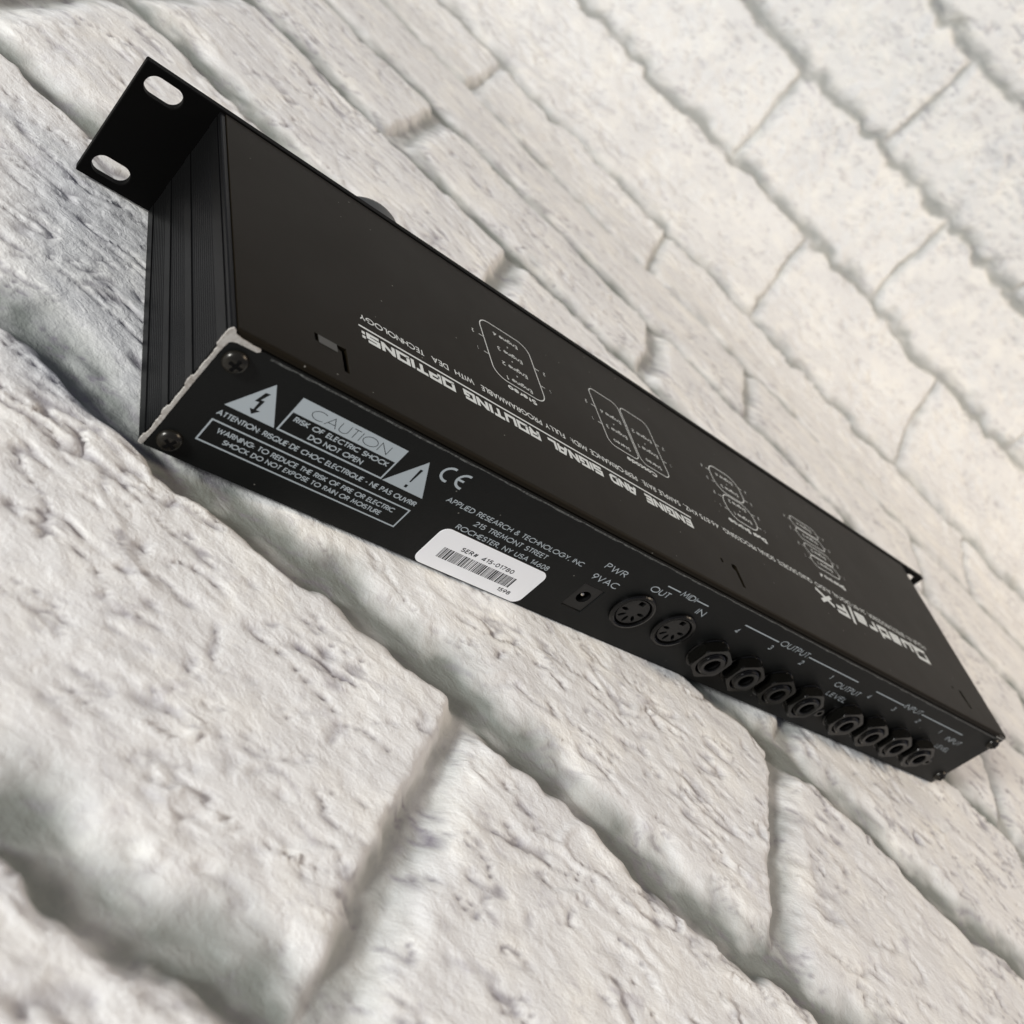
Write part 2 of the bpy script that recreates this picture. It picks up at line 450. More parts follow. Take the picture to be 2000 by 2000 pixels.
G = {  # glyph: (width, [polylines]); a closed line repeats its first point
 'A': (.74, [[(0, 0), (.37, 1), (.74, 0)], [(.13, .32), (.61, .32)]]),
 'B': (.5, [[(0, .53), (0, 0), (.24, 0)] + A(.24, .27, .26, .27, -90, 90) + [(0, .54)], [(0, .54), (0, 1), (.2, 1)] + A(.2, .77, .22, .23, 90, -90)]),
 'C': (.8, [A(.5, .5, .5, .5, 50, 310)]),
 'D': (.68, [[(0, 0), (0, 1), (.2, 1)] + A(.2, .5, .48, .5, 90, -90) + [(0, 0)]]),
 'E': (.42, [[(.42, 1), (0, 1), (0, 0), (.42, 0)], [(0, .53), (.4, .53)]]),
 'F': (.42, [[(.42, 1), (0, 1), (0, 0)], [(0, .53), (.38, .53)]]),
 'G': (.98, [A(.5, .5, .5, .5, 45, 360) + [(.56, .5)]]),
 'H': (.62, [[(0, 0), (0, 1)], [(.62, 0), (.62, 1)], [(0, .53), (.62, .53)]]),
 'I': (.02, [[(.01, 0), (.01, 1)]]),
 'K': (.56, [[(0, 0), (0, 1)], [(.5, 1), (.04, .5), (.56, 0)]]),
 'L': (.38, [[(0, 1), (0, 0), (.38, 0)]]),
 'M': (.86, [[(0, 0), (.13, 1), (.43, .22), (.73, 1), (.86, 0)]]),
 'N': (.68, [[(0, 0), (0, 1), (.68, 0), (.68, 1)]]),
 'O': (1.0, [A(.5, .5, .5, .5, 0, 360)]),
 'P': (.5, [[(0, 0), (0, 1), (.24, 1)] + A(.24, .75, .24, .25, 90, -90) + [(0, .5)]]),
 'Q': (1.0, [A(.5, .5, .5, .5, 0, 360), [(.58, .36), (.96, -.04)]]),
 'R': (.52, [[(0, 0), (0, 1), (.24, 1)] + A(.24, .75, .24, .25, 90, -90) + [(0, .5)], [(.22, .5), (.52, 0)]]),
 'S': (.5, [A(.25, .76, .22, .24, 25, 270, 9) + A(.25, .27, .25, .27, 90, -150, 9)[1:]]),
 'T': (.48, [[(.24, 0), (.24, 1)], [(0, 1), (.48, 1)]]),
 'U': (.6, [[(0, 1), (0, .3)] + A(.3, .3, .3, .3, 180, 360)[1:] + [(.6, 1)]]),
 'V': (.68, [[(0, 1), (.34, 0), (.68, 1)]]),
 'W': (1.0, [[(0, 1), (.25, 0), (.5, .85), (.75, 0), (1.0, 1)]]),
 'X': (.6, [[(0, 0), (.58, 1)], [(.02, 1), (.6, 0)]]),
 'Y': (.64, [[(0, 1), (.32, .48), (.64, 1)], [(.32, .48), (.32, 0)]]),
 'Z': (.56, [[(0, 1), (.54, 1), (0, 0), (.56, 0)]]),
 '0': (.52, [A(.26, .5, .26, .5, 0, 360)]), '1': (.22, [[(0, .82), (.2, 1), (.2, 0)]]),
 '2': (.5, [A(.25, .73, .24, .27, 170, -30, 8) + [(0, 0), (.5, 0)]]),
 '3': (.48, [A(.22, .76, .2, .24, 150, -90, 8) + A(.22, .27, .25, .27, 90, -150, 8)]),
 '4': (.58, [[(.42, 0), (.42, 1), (0, .26), (.58, .26)]]),
 '5': (.5, [[(.46, 1), (.14, 1), (.07, .56)] + A(.22, .31, .27, .31, 110, -140, 9)]),
 '6': (.52, [[(.4, 1), (.06, .48)], A(.26, .29, .26, .29, 0, 360)]),
 '7': (.5, [[(0, 1), (.5, 1), (.14, 0)]]),
 '8': (.5, [A(.25, .77, .2, .23, 0, 360), A(.25, .28, .25, .27, 0, 360)]),
 '9': (.52, [[(.12, 0), (.46, .52)], A(.26, .71, .26, .29, 0, 360)]),
 '&': (.66, [[(.64, 0), (.2, .62)] + A(.3, .8, .17, .2, 230, -50, 8) + A(.26, .25, .25, .26, 120, 330, 8) + [(.62, .42)]]),
 '.': (.06, [[(.03, 0), (.03, .08)]]), ',': (.08, [[(.07, .08), (.0, -.16)]]), ':': (.06, [[(.03, .02), (.03, .12)], [(.03, .5), (.03, .6)]]),
 ';': (.08, [[(.07, .1), (.0, -.14)], [(.06, .5), (.06, .6)]]), '-': (.3, [[(0, .42), (.3, .42)]]), '+': (.5, [[(0, .4), (.5, .4)], [(.25, .15), (.25, .65)]]),
 '/': (.3, [[(0, -.1), (.3, 1.1)]]), '#': (.56, [[(.12, 0), (.22, 1)], [(.36, 0), (.46, 1)], [(0, .32), (.5, .32)], [(.06, .68), (.56, .68)]]),
 'a': (.5, [A(.24, .33, .24, .33, 0, 360), [(.5, .66), (.5, 0)]]), 'c': (.42, [A(.28, .33, .28, .33, 50, 310)]),
 'd': (.5, [A(.24, .33, .24, .33, 0, 360), [(.5, 1), (.5, 0)]]), 'e': (.54, [[(.02, .34), (.54, .34)] + A(.28, .33, .27, .33, 0, 315)[1:]]),
 'g': (.5, [A(.24, .33, .24, .33, 0, 360), [(.5, .66), (.5, -.1)] + A(.25, -.08, .25, .2, 0, -150, 6)]),
 'i': (.04, [[(.02, 0), (.02, .66)], [(.02, .84), (.02, .94)]]), 'l': (.04, [[(.02, 0), (.02, 1)]]),
 'n': (.44, [[(0, 0), (0, .66)], [(0, .42)] + A(.22, .42, .22, .24, 180, 0) + [(.44, 0)]]),
 'o': (.56, [A(.28, .33, .28, .33, 0, 360)]), 'r': (.28, [[(0, 0), (0, .66)], [(0, .4)] + A(.22, .4, .22, .26, 170, 70, 5)]),
 's': (.36, [A(.18, .5, .16, .16, 30, 270, 6) + A(.18, .17, .18, .17, 90, -150, 6)]),
 't': (.3, [[(.14, .94), (.14, 0)], [(0, .66), (.3, .66)]]), 'u': (.44, [[(0, .66), (0, .24)] + A(.22, .24, .22, .24, 180, 360) + [(.44, .66)], [(.44, .3), (.44, 0)]]),
}
r_ = .16
SQ = {  # heavy squared display face
 'E': (.8, [[(.8, .9), (.1, .9), (.1, .1), (.8, .1)], [(.1, .5), (.72, .5)]]),
 'N': (.92, [[(.1, 0), (.1, 1)], [(.1, .92), (.82, .08)], [(.82, 0), (.82, 1)]]),
 'G': (.9, [[(.84, .9), (.1, .9), (.1, .1), (.8, .1), (.8, .5), (.46, .5)]]),
 'I': (.2, [[(.1, 0), (.1, 1)]]),
 'A': (.92, [[(.06, 0), (.36, .9), (.82, .9), (.82, 0)], [(.2, .36), (.82, .36)]]),
 'D': (.9, [[(.1, .1), (.1, .9), (.62, .9), (.8, .74), (.8, .26), (.62, .1), (.0, .1)]]),
 'S': (.86, [[(.82, .9), (.12, .9), (.1, .52), (.78, .48), (.78, .1), (.04, .1)]]),
 'L': (.74, [[(.1, 1), (.1, .1), (.74, .1)]]),
 'R': (.9, [[(.1, 0), (.1, .9), (.8, .9), (.8, .45), (.1, .45)], [(.5, .45), (.84, 0)]]),
 'O': (.92, [[(.1, .12), (.1, .9), (.82, .9), (.82, .1), (.1, .1), (.1, .2)]]),
 'U': (.9, [[(.1, 1), (.1, .1), (.8, .1), (.8, 1)]]),
 'T': (.84, [[(.42, 0), (.42, .9)], [(0, .9), (.84, .9)]]),
 'P': (.88, [[(.1, 0), (.1, .9), (.78, .9), (.78, .4), (.1, .4)]]),
 ':': (.22, [[(.0, .2), (.22, .2)], [(.0, .68), (.22, .68)]]),
 'Q': (1.0, [[(.12, .2), (.12, .9), (.86, .9), (.86, .1), (.12, .1), (.12, .3)], [(.62, .3), (1.06, -.06)]]),
 'u': (.72, [[(.1, .72), (.1, .1), (.62, .1)], [(.62, .72), (.62, 0)]]),
 'a': (.72, [[(.1, .66), (.62, .66), (.62, .0)], [(.62, .1), (.1, .1), (.1, .38), (.62, .38)]]),
 'd': (.76, [[(.64, 1.05), (.64, 0)], [(.64, .66), (.1, .66), (.1, .1), (.64, .1)]]),
 'r': (.56, [[(.1, 0), (.1, .72)], [(.1, .64), (.56, .64)]]),
 '/': (.34, [[(.02, -.25), (.3, 1.25)]]),
 'F': (.76, [[(.1, 0), (.1, .9), (.78, .9)], [(.1, .48), (.68, .48)]]),
 'x': (.86, [[(.0, .02), (.8, .76)], [(.04, .72), (.86, -.1)]]),
}


class Ink:
    """collects flat strokes in plane coordinates; each stroke a hair higher than the last"""
    def __init__(self, mapf): self.v = []; self.f = []; self.map = mapf; self.n = 0

    def stroke(self, pts, hw, sx=1.0):
        pts = [np.array(p, float) for p in pts]
        q = [pts[0]]
        for p in pts[1:]:
            if np.linalg.norm(p - q[-1]) > 1e-4: q.append(p)
        if len(q) < 2: return
        closed = np.linalg.norm(q[0] - q[-1]) < 1e-3
        if closed: q = q[:-1]
        n = len(q); lay = 0.012 + 0.0016 * (self.n % 5); self.n += 1
        L, Rr = [], []
        for i, p in enumerate(q):
            a = q[i - 1] if (i > 0 or closed) else None; b = q[(i + 1) % n] if (i < n - 1 or closed) else None
            d1 = (p - a) / np.linalg.norm(p - a) if a is not None else None
            d2 = (b - p) / np.linalg.norm(b - p) if b is not None else None
            if d1 is None: d1 = d2
            if d2 is None: d2 = d1
            n1 = np.array([-d1[1], d1[0]]); n2 = np.array([-d2[1], d2[0]]); m = n1 + n2
            ln = np.linalg.norm(m)
            m = n1 if ln < 0.3 else m / ln
            k = min(1 / max(0.42, float(m @ n1)), 2.4)
            L.append(p + m * hw * k); Rr.append(p - m * hw * k)
        b0 = len(self.v)
        for l, r in zip(L, Rr):
            self.v.append(self.map(l[0], l[1], lay)); self.v.append(self.map(r[0], r[1], lay))
        for i in range(n - 1 + (1 if closed else 0)):
            j = (i + 1) % n
            self.f.append((b0 + 2 * i, b0 + 2 * i + 1, b0 + 2 * j + 1, b0 + 2 * j))

    def poly(self, pts, lay=0.010):
        b0 = len(self.v)
        for p in pts: self.v.append(self.map(p[0], p[1], lay))
        self.f.append(tuple(range(b0, b0 + len(pts))))

    def text(self, s, x0, x1, base, h, wt=0.14, font=G, gap=0.2, space=0.45, lay=None):
        """word(s) set between x0 and x1 along the reading direction"""
        adv = 0; items = []
        for ch in s:
            if ch == ' ': adv += space; continue
            g = font[ch]; items.append((adv, g)); adv += g[0] + gap
        tot = adv - gap
        sc = (x1 - x0 - h * wt) / tot; hw = h * wt / 2
        for ax, (gw, lines) in items:
            for ln in lines:
                self.stroke([(x0 + hw + (ax + px) * sc, base + hw * 0.9 + py * (h - 1.8 * hw)) for px, py in ln], hw)

    def make(self, name, mat, parent):
        o = WL[parent.name]
        return part(name, mesh(name, [np.array(p) - o for p in self.v], self.f, mat), parent, o)


# ------------------------------------------------------------------ the rack unit
W, D, H = 432.4, 113.3, 43.9
unit = bpy.data.objects.new('rack_effects_unit', None); place(unit, None, (W / 2, D / 2, 0))
tag(unit, 'black one-space rack effects processor with chipped rear left edge, lying on the white brick backdrop', 'audio processor')
U0 = WL[unit.name]


def upart(name, bm, mat, parent=unit, smooth=False):
    """bmesh in world mm -> part"""
    o = WL[parent.name]
    bmesh.ops.translate(bm, verts=bm.verts, vec=Vector(tuple(-o)))
    return part(name, bmesh_to(name, bm, mat, smooth), parent, o)


# lid with punched slots
def lid_bend(bm):
    sec = [(3.4, 0), (1.6, 0), (1.1, -.06), (0.7, -.24), (0.42, -.55), (0.3, -.95), (0.3, -1.75), (0.5, -1.8), (1.5, -1.2), (3.4, -1.2)]
    n = len(sec); A_ = [[bm.verts.new((x, y, z)) for y, z in sec] for x in (1.9, W - 0.6)]
    for i in range(n): bm.faces.new((A_[0][i], A_[0][(i + 1) % n], A_[1][(i + 1) % n], A_[1][i]))
    bm.faces.new(A_[0]); bm.faces.new(A_[1])
    return bm


holes = [rect(34.4, 35.7, 7.1, 17.5), rect(25.6, 26.9, 14.2, 17.6), rect(33.0, 34.4, 15.6, 17.5)]
holes = [[(34.3, 7.1), (36.0, 6.9), (36.1, 17.7), (32.7, 17.5), (32.9, 16.0), (34.3, 15.4)], rect(25.6, 26.8, 14.2, 17.6),
         [(215.5, 7.2), (217.3, 7.2), (217.5, 18.1), (216.0, 18.6), (214.2, 18.1), (213.9, 16.0), (215.4, 15.0)], rect(207.3, 208.6, 16.1, 18.2),
         [(402.0, 8.8), (404.0, 8.8), (402.9, 18.6), (400.0, 18.8), (400.2, 16.2)], rect(392.9, 394.1, 17.4, 18.9)]
lid = upart('lid', lid_bend(plate(rect(1.9, W - 0.6, 3.4, D - 0.4), holes, -1.2, 'z', bevel=0.0)), M_LID)
for v_ in lid.data.vertices: v_.co.z += H * MM
lt = bmesh.new()                       # lanced tabs between the slots
for x0, x1, y0, y1 in ((26.8, 32.9, 14.0, 17.4),):
    box(lt, x0, x1, y0, y1, H - 0.2, H + 0.12, 0.05)
tabm, nt_, b_ = mat_base('worn_tab', (0.055, 0.055, 0.05), 0.6)
tab = upart('locking_tab', lt, tabm, lid)
tab['label'] = 'scuffed grey strip between two punched slots'

# side extrusions with real ribs
def profile():
    pts = [(0.9, 0.0), (0.0, 0.35)]; out = []
    def flat(z0, z1, x): out.extend([(x, z0), (x, z1)])
    def ribs(z0, z1, x, pitch=1.0, dep=0.10):
        z = z0
        while z + pitch <= z1 + 1e-6:
            out.extend([(x, z), (x, z + pitch * .55), (x + dep, z + pitch * .65), (x + dep, z + pitch * .9)]); z += pitch
    def groove(z, wd=0.7, dep=1.1, x=0.0): out.extend([(x, z), (x + dep, z + .05), (x + dep, z + wd - .05), (x, z + wd)])
    flat(0.35, 3.3, 0.0); groove(3.3); ribs(4.2, 11.2, 0.15); flat(11.5, 14.5, 0.0); groove(14.5); ribs(15.4, 22.4, 0.15)
    flat(22.8, 26.0, 0.0); groove(26.0); ribs(26.9, 36.9, 0.15); flat(37.3, 41.4, 0.0); groove(41.4, 0.6, 1.0)
    flat(42.1, 43.2, 0.1); out.append((0.5, 43.5)); out.append((1.6, 43.5))
    return pts + out


prof = profile()
for side in (0, 1):
    pr = prof + [(1.6, 42.2), (9.5, 42.2), (9.5, 41.4), (3.4, 41.0), (3.4, 0.0)]
    if side: pr = [(W - x, z) for x, z in pr]
    bm = bmesh.new(); y0, y1 = 0.95, D
    va = [bm.verts.new((x, y0, z)) for x, z in pr]; vb = [bm.verts.new((x, y1, z)) for x, z in pr]
    n = len(pr)
    for i in range(n): bm.faces.new((va[i], va[(i + 1) % n], vb[(i + 1) % n], vb[i]))
    bm.faces.new(vb)
    sp_ = upart('side_panel', bm, M_ALU)
    sp_['label'] = 'ribbed black extruded side ' + ('at the far end' if side else 'below the rack ear with slots')
    # the cut end, bare metal: slightly ragged outline
    bm = bmesh.new()
    if not side:
        ol = []
        for x, z in [(-.15, .1), (-.25, 1.2), (-.2, 3.1), (.35, 3.6), (.3, 6), (.2, 8.5), (.35, 11), (-.1, 11.6), (-.3, 13), (-.1, 14.4), (.35, 14.9),
                     (.25, 18), (.4, 22.2), (-.1, 22.7), (-.3, 24.5), (-.1, 25.9), (.4, 26.4), (.25, 30), (.4, 34), (.25, 37), (-.25, 37.6), (-.35, 39.5), (-.3, 42), (0, 43.2), (.6, 43.8),
                     (1.5, 43.5), (1.9, 42.7), (4.2, 42.2), (7.2, 41.9), (9.4, 41.9), (9.6, 41.2), (8.9, 40.7), (6.2, 40.7), (3.6, 40.6), (2.3, 40.3), (1.7, 39.7),
                     (1.35, 36), (1.4, 28), (1.25, 18), (1.35, 8), (1.2, 1.2), (.9, .1)]:
            ol.append((x + rng.uniform(-.07, .07), z + rng.uniform(-.07, .07)))
        dense = []
        for i, p in enumerate(ol):
            q = ol[(i + 1) % len(ol)]; m = max(1, int(math.dist(p, q) / 0.5))
            for s_ in range(m):
                x = p[0] + (q[0] - p[0]) * s_ / m; z = p[1] + (q[1] - p[1]) * s_ / m
                j = 0.09 if x < 0.7 else 0.05
                dense.append((x + rng.uniform(-j, j), z + rng.uniform(-j, j)))
        bm = plate(dense, [], 0.55, 'y', bevel=0.0); bmesh.ops.translate(bm, verts=bm.verts, vec=(0, -0.1, 0))
        o = upart('bare_cut_end', bm, M_BARE, sp_); o['label'] = 'chipped cream coloured end of the black side panel'
    else:
        bm = plate([(W - x, z) for x, z in [(0, 0), (0, 43.3), (7, 43.3), (7, 41), (1.5, 40.5), (1.5, 0)]], [], 0.5, 'y'); bmesh.ops.translate(bm, verts=bm.verts, vec=(0, 0.35, 0))
        upart('bare_cut_end', bm, M_BARE, sp_)

bm = bmesh.new(); box(bm, 3.4, W - 3.4, 1.1, D - 0.1, 0.1, 1.3); upart('bottom_panel', bm, M_FRONT)
bm = bmesh.new(); box(bm, 0.5, W - 0.5, D - 3.0, D - 0.05, 1.4, 42.4); upart('inner_frame', bm, M_FRONT)

# front panel with rack ears
E_ = (482.6 - W) / 2; ZB, ZT = 0.5, 44.3; zc = (ZB + ZT) / 2
sl = []
for cx in (-E_ + 8.75, W + E_ - 8.75):
    for dz in (15.875, -15.875): sl.append(stadium(cx, zc + dz, 12.2, 6.9, 16))
bm = plate(rrect(-E_, W + E_, ZB, ZT, 0.5, 2), sl, 3.1, 'y', bevel=0.3); bmesh.ops.translate(bm, verts=bm.verts, vec=(0, D, 0))
front = upart('front_panel', bm, M_FRONT)
bm = bmesh.new(); bm_lathe(bm, [(0.01, D + 19.5), (15.3, D + 19.5), (16.6, D + 18.6), (17.0, D + 17), (17.0, D + 4.2), (0.01, D + 4.2)], 64, c=(68.5, 0, 24.2))
bm_lathe(bm, [(4, D + 4.3), (4, D + 2.9)], 24, c=(68.5, 0, 24.2))
kn = upart('dial_knob', bm, M_KNOB, smooth=False); kn['label'] = 'round data knob peeking over the front edge'

# rear panel
RX0, RX1, RZ0, RZ1 = 1.5, W - 0.3, 0.05, 41.55
JX = [225.1, 247.0, 268.8, 290.4, 322.0, 343.6, 365.3, 387.0]; JZ = 15.1
rh = [rrect(151.2, 161.0, 8.1, 20.2, 0.2, 2)] + [circle(x, 18.4, 7.6, 40) for x in (177.3, 200.2)] + [circle(x, JZ, 5.6, 24) for x in JX]
rear = upart('rear_panel', plate([(RX0, RZ0), (RX1, RZ0), (RX1, RZ1), (9.4, RZ1), (8.9, 40.8), (RX0 + 0.7, 40.6), (RX0, 40.0)], rh, 0.9, 'y', bevel=0.22), M_REAR)
bm = bmesh.new(); box(bm, 9.8, W - 1, 0.9, 1.5, 40.9, 42.0, 0.1); upart('top_seam', bm, M_FRONT, rear)
# worn painted bend along the top of the rear panel
bm = bmesh.new()
edgem, nt_, b_ = mat_base('worn_paint_edge', (0.03, 0.03, 0.027), 0.5)
tc_ = node(nt_, 'ShaderNodeTexCoord'); nz = node(nt_, 'ShaderNodeTexNoise', i={'Scale': 900.0, 'Detail': 6.0, 'Roughness': 0.8}); nt_.links.new(tc_.outputs['Object'], nz.inputs['Vector'])
rp = node(nt_, 'ShaderNodeValToRGB'); nt_.links.new(nz.outputs['Fac'], rp.inputs[0])
rp.color_ramp.elements[0].position = .45; rp.color_ramp.elements[0].color = (.013, .014, .013, 1); rp.color_ramp.elements[1].position = .68; rp.color_ramp.elements[1].color = (.17, .18, .17, 1)
nt_.links.new(rp.outputs[0], b_.inputs['Base Color'])
pp = []
xs = np.arange(13, W - 2, 1.1)
vs_t = []; 
for i, x in enumerate(xs):
    a = 0.24 * vnoise(np.array([x / 3.0]), np.array([1.0]), 5)[0]
    vs_t.append((bm.verts.new((x, -0.012, 41.15 + 0.1 * a)), bm.verts.new((x, -0.012, 40.55 + a)))) 
for i in range(len(xs) - 1): bm.faces.new((vs_t[i][0], vs_t[i + 1][0], vs_t[i + 1][1], vs_t[i][1]))
upart('worn_edge', bm, edgem, rear)['label'] = 'scuffed grey line along the top bend of the rear panel'

rmap = lambda a, b, l: (a, -l, b)


def rink(): return Ink(rmap)


def lettering(fn, mat=M_INK, parent=None, mapf=rmap):
    k = Ink(mapf); fn(k); return k.make('lettering', mat, parent or rear)


def frame(k, x0, x1, z0, z1, t=0.5):
    k.stroke([(x0 + t / 2, z0 + t / 2), (x1 - t / 2, z0 + t / 2), (x1 - t / 2, z1 - t / 2), (x0 + t / 2, z1 - t / 2), (x0 + t / 2, z0 + t / 2)], t / 2)


def tri(px):
    k = rink(); k.poly([(px, 22.5), (px + 7.45, 34.95), (px + 14.9, 22.5)], 0.012); o = k.make('warning_triangle', M_INK, rear); return o


t1 = tri(11.3); t2 = tri(62.4)
up = lambda a, b, l: (a, -l - 0.012, b)
k = Ink(up)
k.poly([(17.9, 31.3), (19.3, 31.5), (18.2, 28.6), (19.3, 28.8), (18.95, 25.2), (20.1, 25.3), (18.6, 23.4), (17.2, 25.0), (18.2, 25.1), (18.2, 27.8), (17.0, 27.6)])
k.make('bolt_symbol', M_REAR, t1)
k = Ink(up); k.poly([(69.35, 31.5), (70.35, 31.5), (70.1, 26.0), (69.6, 26.0)]); k.poly([(69.35, 23.6), (70.3, 23.6), (70.3, 24.7), (69.35, 24.7)])
k.make('exclamation_mark', M_REAR, t2)
k = rink(); k.poly([(26.8, 29.7), (62.0, 29.7), (62.0, 35.15), (26.8, 35.15)], 0.02)
frame(k, 26.8, 62.0, 22.5, 34.0, 0.55); cb = k.make('caution_box', M_INK, rear)
k = Ink(up); k.text('CAUTION', 31.6, 57.4, 30.6, 3.3, 0.065, gap=0.17); k.make('lettering', M_REAR, cb)
k = rink(); frame(k, 11.2, 77.5, 8.7, 17.0, 0.5); k.make('warning_box', M_INK, rear)


def f_(k):
    k.text('RISK OF ELECTRIC SHOCK', 28.9, 60.4, 27.05, 1.8, 0.2); k.text('DO NOT OPEN', 35.6, 53.6, 23.95, 1.85, 0.2)
lettering(f_)
lettering(lambda k: k.text('ATTENTION: RISQUE DE CHOC ELECTRIQUE - NE PAS OUVRIR', 11.1, 77.3, 18.7, 1.85, 0.18))


def f_(k):
    k.text('WARNING: TO REDUCE THE RISK OF FIRE OR ELECTRIC', 14.4, 73.3, 13.4, 1.8, 0.18)
    k.text('SHOCK DO NOT EXPOSE TO RAIN OR MOISTURE', 17.8, 70.5, 10.55, 1.75, 0.18)
lettering(f_)


def f_(k):
    k.stroke(A(78.3, 34.2, 2.85, 2.65, 80, 280, 14), 0.42); k.stroke(A(84.0, 34.2, 2.85, 2.65, 80, 280, 14), 0.42); k.stroke([(81.2, 34.2), (83.6, 34.2)], 0.38)
o = lettering(f_)
lettering(lambda k: k.text('APPLIED RESEARCH & TECHNOLOGY, INC', 83.8, 143.5, 25.45, 2.0, 0.15))
lettering(lambda k: k.text('215 TREMONT STREET', 98.2, 129.9, 21.75, 2.05, 0.15))
lettering(lambda k: k.text('ROCHESTER, NY USA 14608', 94.0, 134.3, 17.95, 2.05, 0.15))


def f_(k): k.text('PWR', 150.7, 161.2, 29.1, 2.7, 0.13); k.text('9VAC', 150.3, 163.0, 23.1, 2.75, 0.13)
lettering(f_)


def f_(k):
    k.text('OUT', 174.3, 184.2, 29.05, 2.8, 0.13); k.text('MIDI', 187.2, 195.4, 32.75, 2.6, 0.13); k.text('IN', 200.2, 204.9, 28.8, 2.9, 0.13)
    k.stroke([(179.2, 34.1), (186.3, 34.1)], .24); k.stroke([(195.6, 34.1), (202.4, 34.1)], .24)
lettering(f_)


def f_(k):
    for s_, x in (('4', 225.2), ('3', 247.4), ('2', 269.0), ('1', 291.3)):
        hw = 0.98 if s_ != '1' else 0.45
        k.text(s_, x - hw, x + hw, 29.0, 2.5, 0.15)
    k.stroke([(225.3, 34.1), (247.6, 34.1)], .27); k.stroke([(268.9, 34.1), (307.0, 34.1)], .27); k.text('OUTPUT', 248.9, 268.0, 33.1, 2.9, 0.12)
    k.text('OUTPUT', 297.3, 316.6, 27.1, 2.9, 0.12); k.text('LEVEL', 299.9, 314.6, 21.3, 2.6, 0.12)
lettering(f_)


def f_(k):
    for s_, x in (('4', 322.4), ('3', 343.9), ('2', 366.0), ('1', 387.3)):
        hw = 0.98 if s_ != '1' else 0.45
        k.text(s_, x - hw, x + hw, 28.8, 2.5, 0.15)
    k.stroke([(322.0, 34.0), (346.4, 34.0)], .27); k.stroke([(362.6, 34.0), (402.8, 34.0)], .27); k.text('INPUT', 347.2, 361.6, 32.9, 2.9, 0.12)
    k.text('INPUT', 396.4, 410.6, 27.1, 2.9, 0.12); k.text('LEVEL', 397.4, 410.0, 20.9, 2.6, 0.12)
lettering(f_)

# serial sticker
st = rrect(91.0, 136.7, 0.5, 17.1, 3.1, 8)
bm = plate(st, [], 0.12, 'y'); bmesh.ops.translate(bm, verts=bm.verts, vec=(0, -0.15, 0))
stick = upart('serial_sticker', bm, M_STICK); stick['label'] = 'white rounded serial number sticker with a barcode'
smap = lambda a, b, l: (a, -0.155 - l, b)
k = Ink(smap); k.text('SER# 415-01780', 102.2, 124.9, 11.05, 1.8, 0.19, gap=0.24, space=0.7); k.text('1598', 125.3, 131.0, 2.6, 1.7, 0.19)
k.make('lettering', M_TEXTB, stick)
k = Ink(smap); x = 96.9; rb = random.Random(4)
while x < 127.6:
    bw = rb.choice([.2, .2, .28, .45, .62]); k.poly([(x, 5.3), (x + bw, 5.3), (x + bw, 10.0), (x, 10.0)]); x += bw + rb.choice([.15, .2, .2, .3, .42])
k.make('barcode', M_TEXTB, stick)

# screws
sb = bmesh.new(); bm_lathe(sb, [(3.45, 0.02), (3.45, -0.3), (3.15, -1.05), (2.5, -1.6), (1.4, -1.95), (0.02, -2.05)], 32)
sm = bmesh_to('screw', sb, M_SCREW, True)
cb_ = bmesh.new()
box(cb_, -1.9, 1.9, -2.1, -1.5, -.48, .48); box(cb_, -.48, .48, -2.105, -1.51, -1.9, 1.9)
bmesh.ops.translate(cb_, verts=cb_.verts, vec=(0, 0, 0)); cm = bmesh_to('cross_recess', cb_, M_HOLE)
for x, z, r in ((6.2, 35.5, 0.15), (6.1, 5.0, 0.5), (W - 4.2, 37.4, 0.3), (W - 3.3, 6.5, 0.8)):
    s_ = part('screw', sm, unit, (x, 0, z)); c_ = part('cross_recess', cm, s_, (x, 0, z)); c_.rotation_euler = (0, r, 0)
    if r == .15: s_['label'] = 'rounded cross-head screw next to the bare metal corner'

# power socket
pb = bmesh.new()
pf = plate(rect(151.5, 160.7, 8.4, 19.9), [circle(156.1, 14.4, 2.75, 32)], 0.8, 'y'); bmesh.ops.translate(pf, verts=pf.verts, vec=(0, 0.35, 0))
bm_lathe(pf, [(2.75, 0.4), (2.75, 9)], 32, c=(156.1, 0, 14.4), cap_end=True)
pw_ = upart('power_socket', pf, M_SOCKET); pw_['label'] = 'square low-voltage power inlet with centre pin'
bm = bmesh.new(); bm_lathe(bm, [(0.02, 1.0), (0.6, 1.2), (0.95, 1.9), (0.95, 9)], 20, c=(156.1, 0, 14.4)); upart('centre_pin', bm, M_PIN, pw_, True)
bm = bmesh.new(); bm_lathe(bm, [(2.7, 0.45), (2.7, 8.8)], 32, c=(156.1, 0, 14.4), cap_end=True); upart('socket_bore', bm, M_HOLE, pw_)

# midi sockets: flanged ring, recessed face with five holes
ring = bmesh.new(); bm_lathe(ring, [(8.7, 0.02), (8.7, -1.0), (8.3, -1.5), (7.5, -1.7), (7.0, -1.4), (6.9, 0.6), (6.0, 0.6)], 48)
ringm = bmesh_to('midi_socket', ring, M_PLAST, False)
hl = [circle(4.4 * math.cos(math.radians(a)), 4.4 * math.sin(math.radians(a)), 1.0, 12) for a in (180, 225, 270, 315, 0)]
hl = []
for a_ in (180, 225, 270, 315, 360):
    ca_, sa_ = math.cos(math.radians(a_)), math.sin(math.radians(a_))
    hl.append([(4.0 * ca_ + p_ * ca_ - q_ * sa_, 4.0 * sa_ + p_ * sa_ + q_ * ca_) for p_, q_ in [(1.65 * math.cos(t_ * math.pi / 6), 0.72 * math.sin(t_ * math.pi / 6)) for t_ in range(12)]])
ff = plate(circle(0, 0, 6.2, 40), hl + [rect(-1.3, 1.3, 3.7, 5.6)], 3, 'y'); bmesh.ops.translate(ff, verts=ff.verts, vec=(0, -0.9, 0))
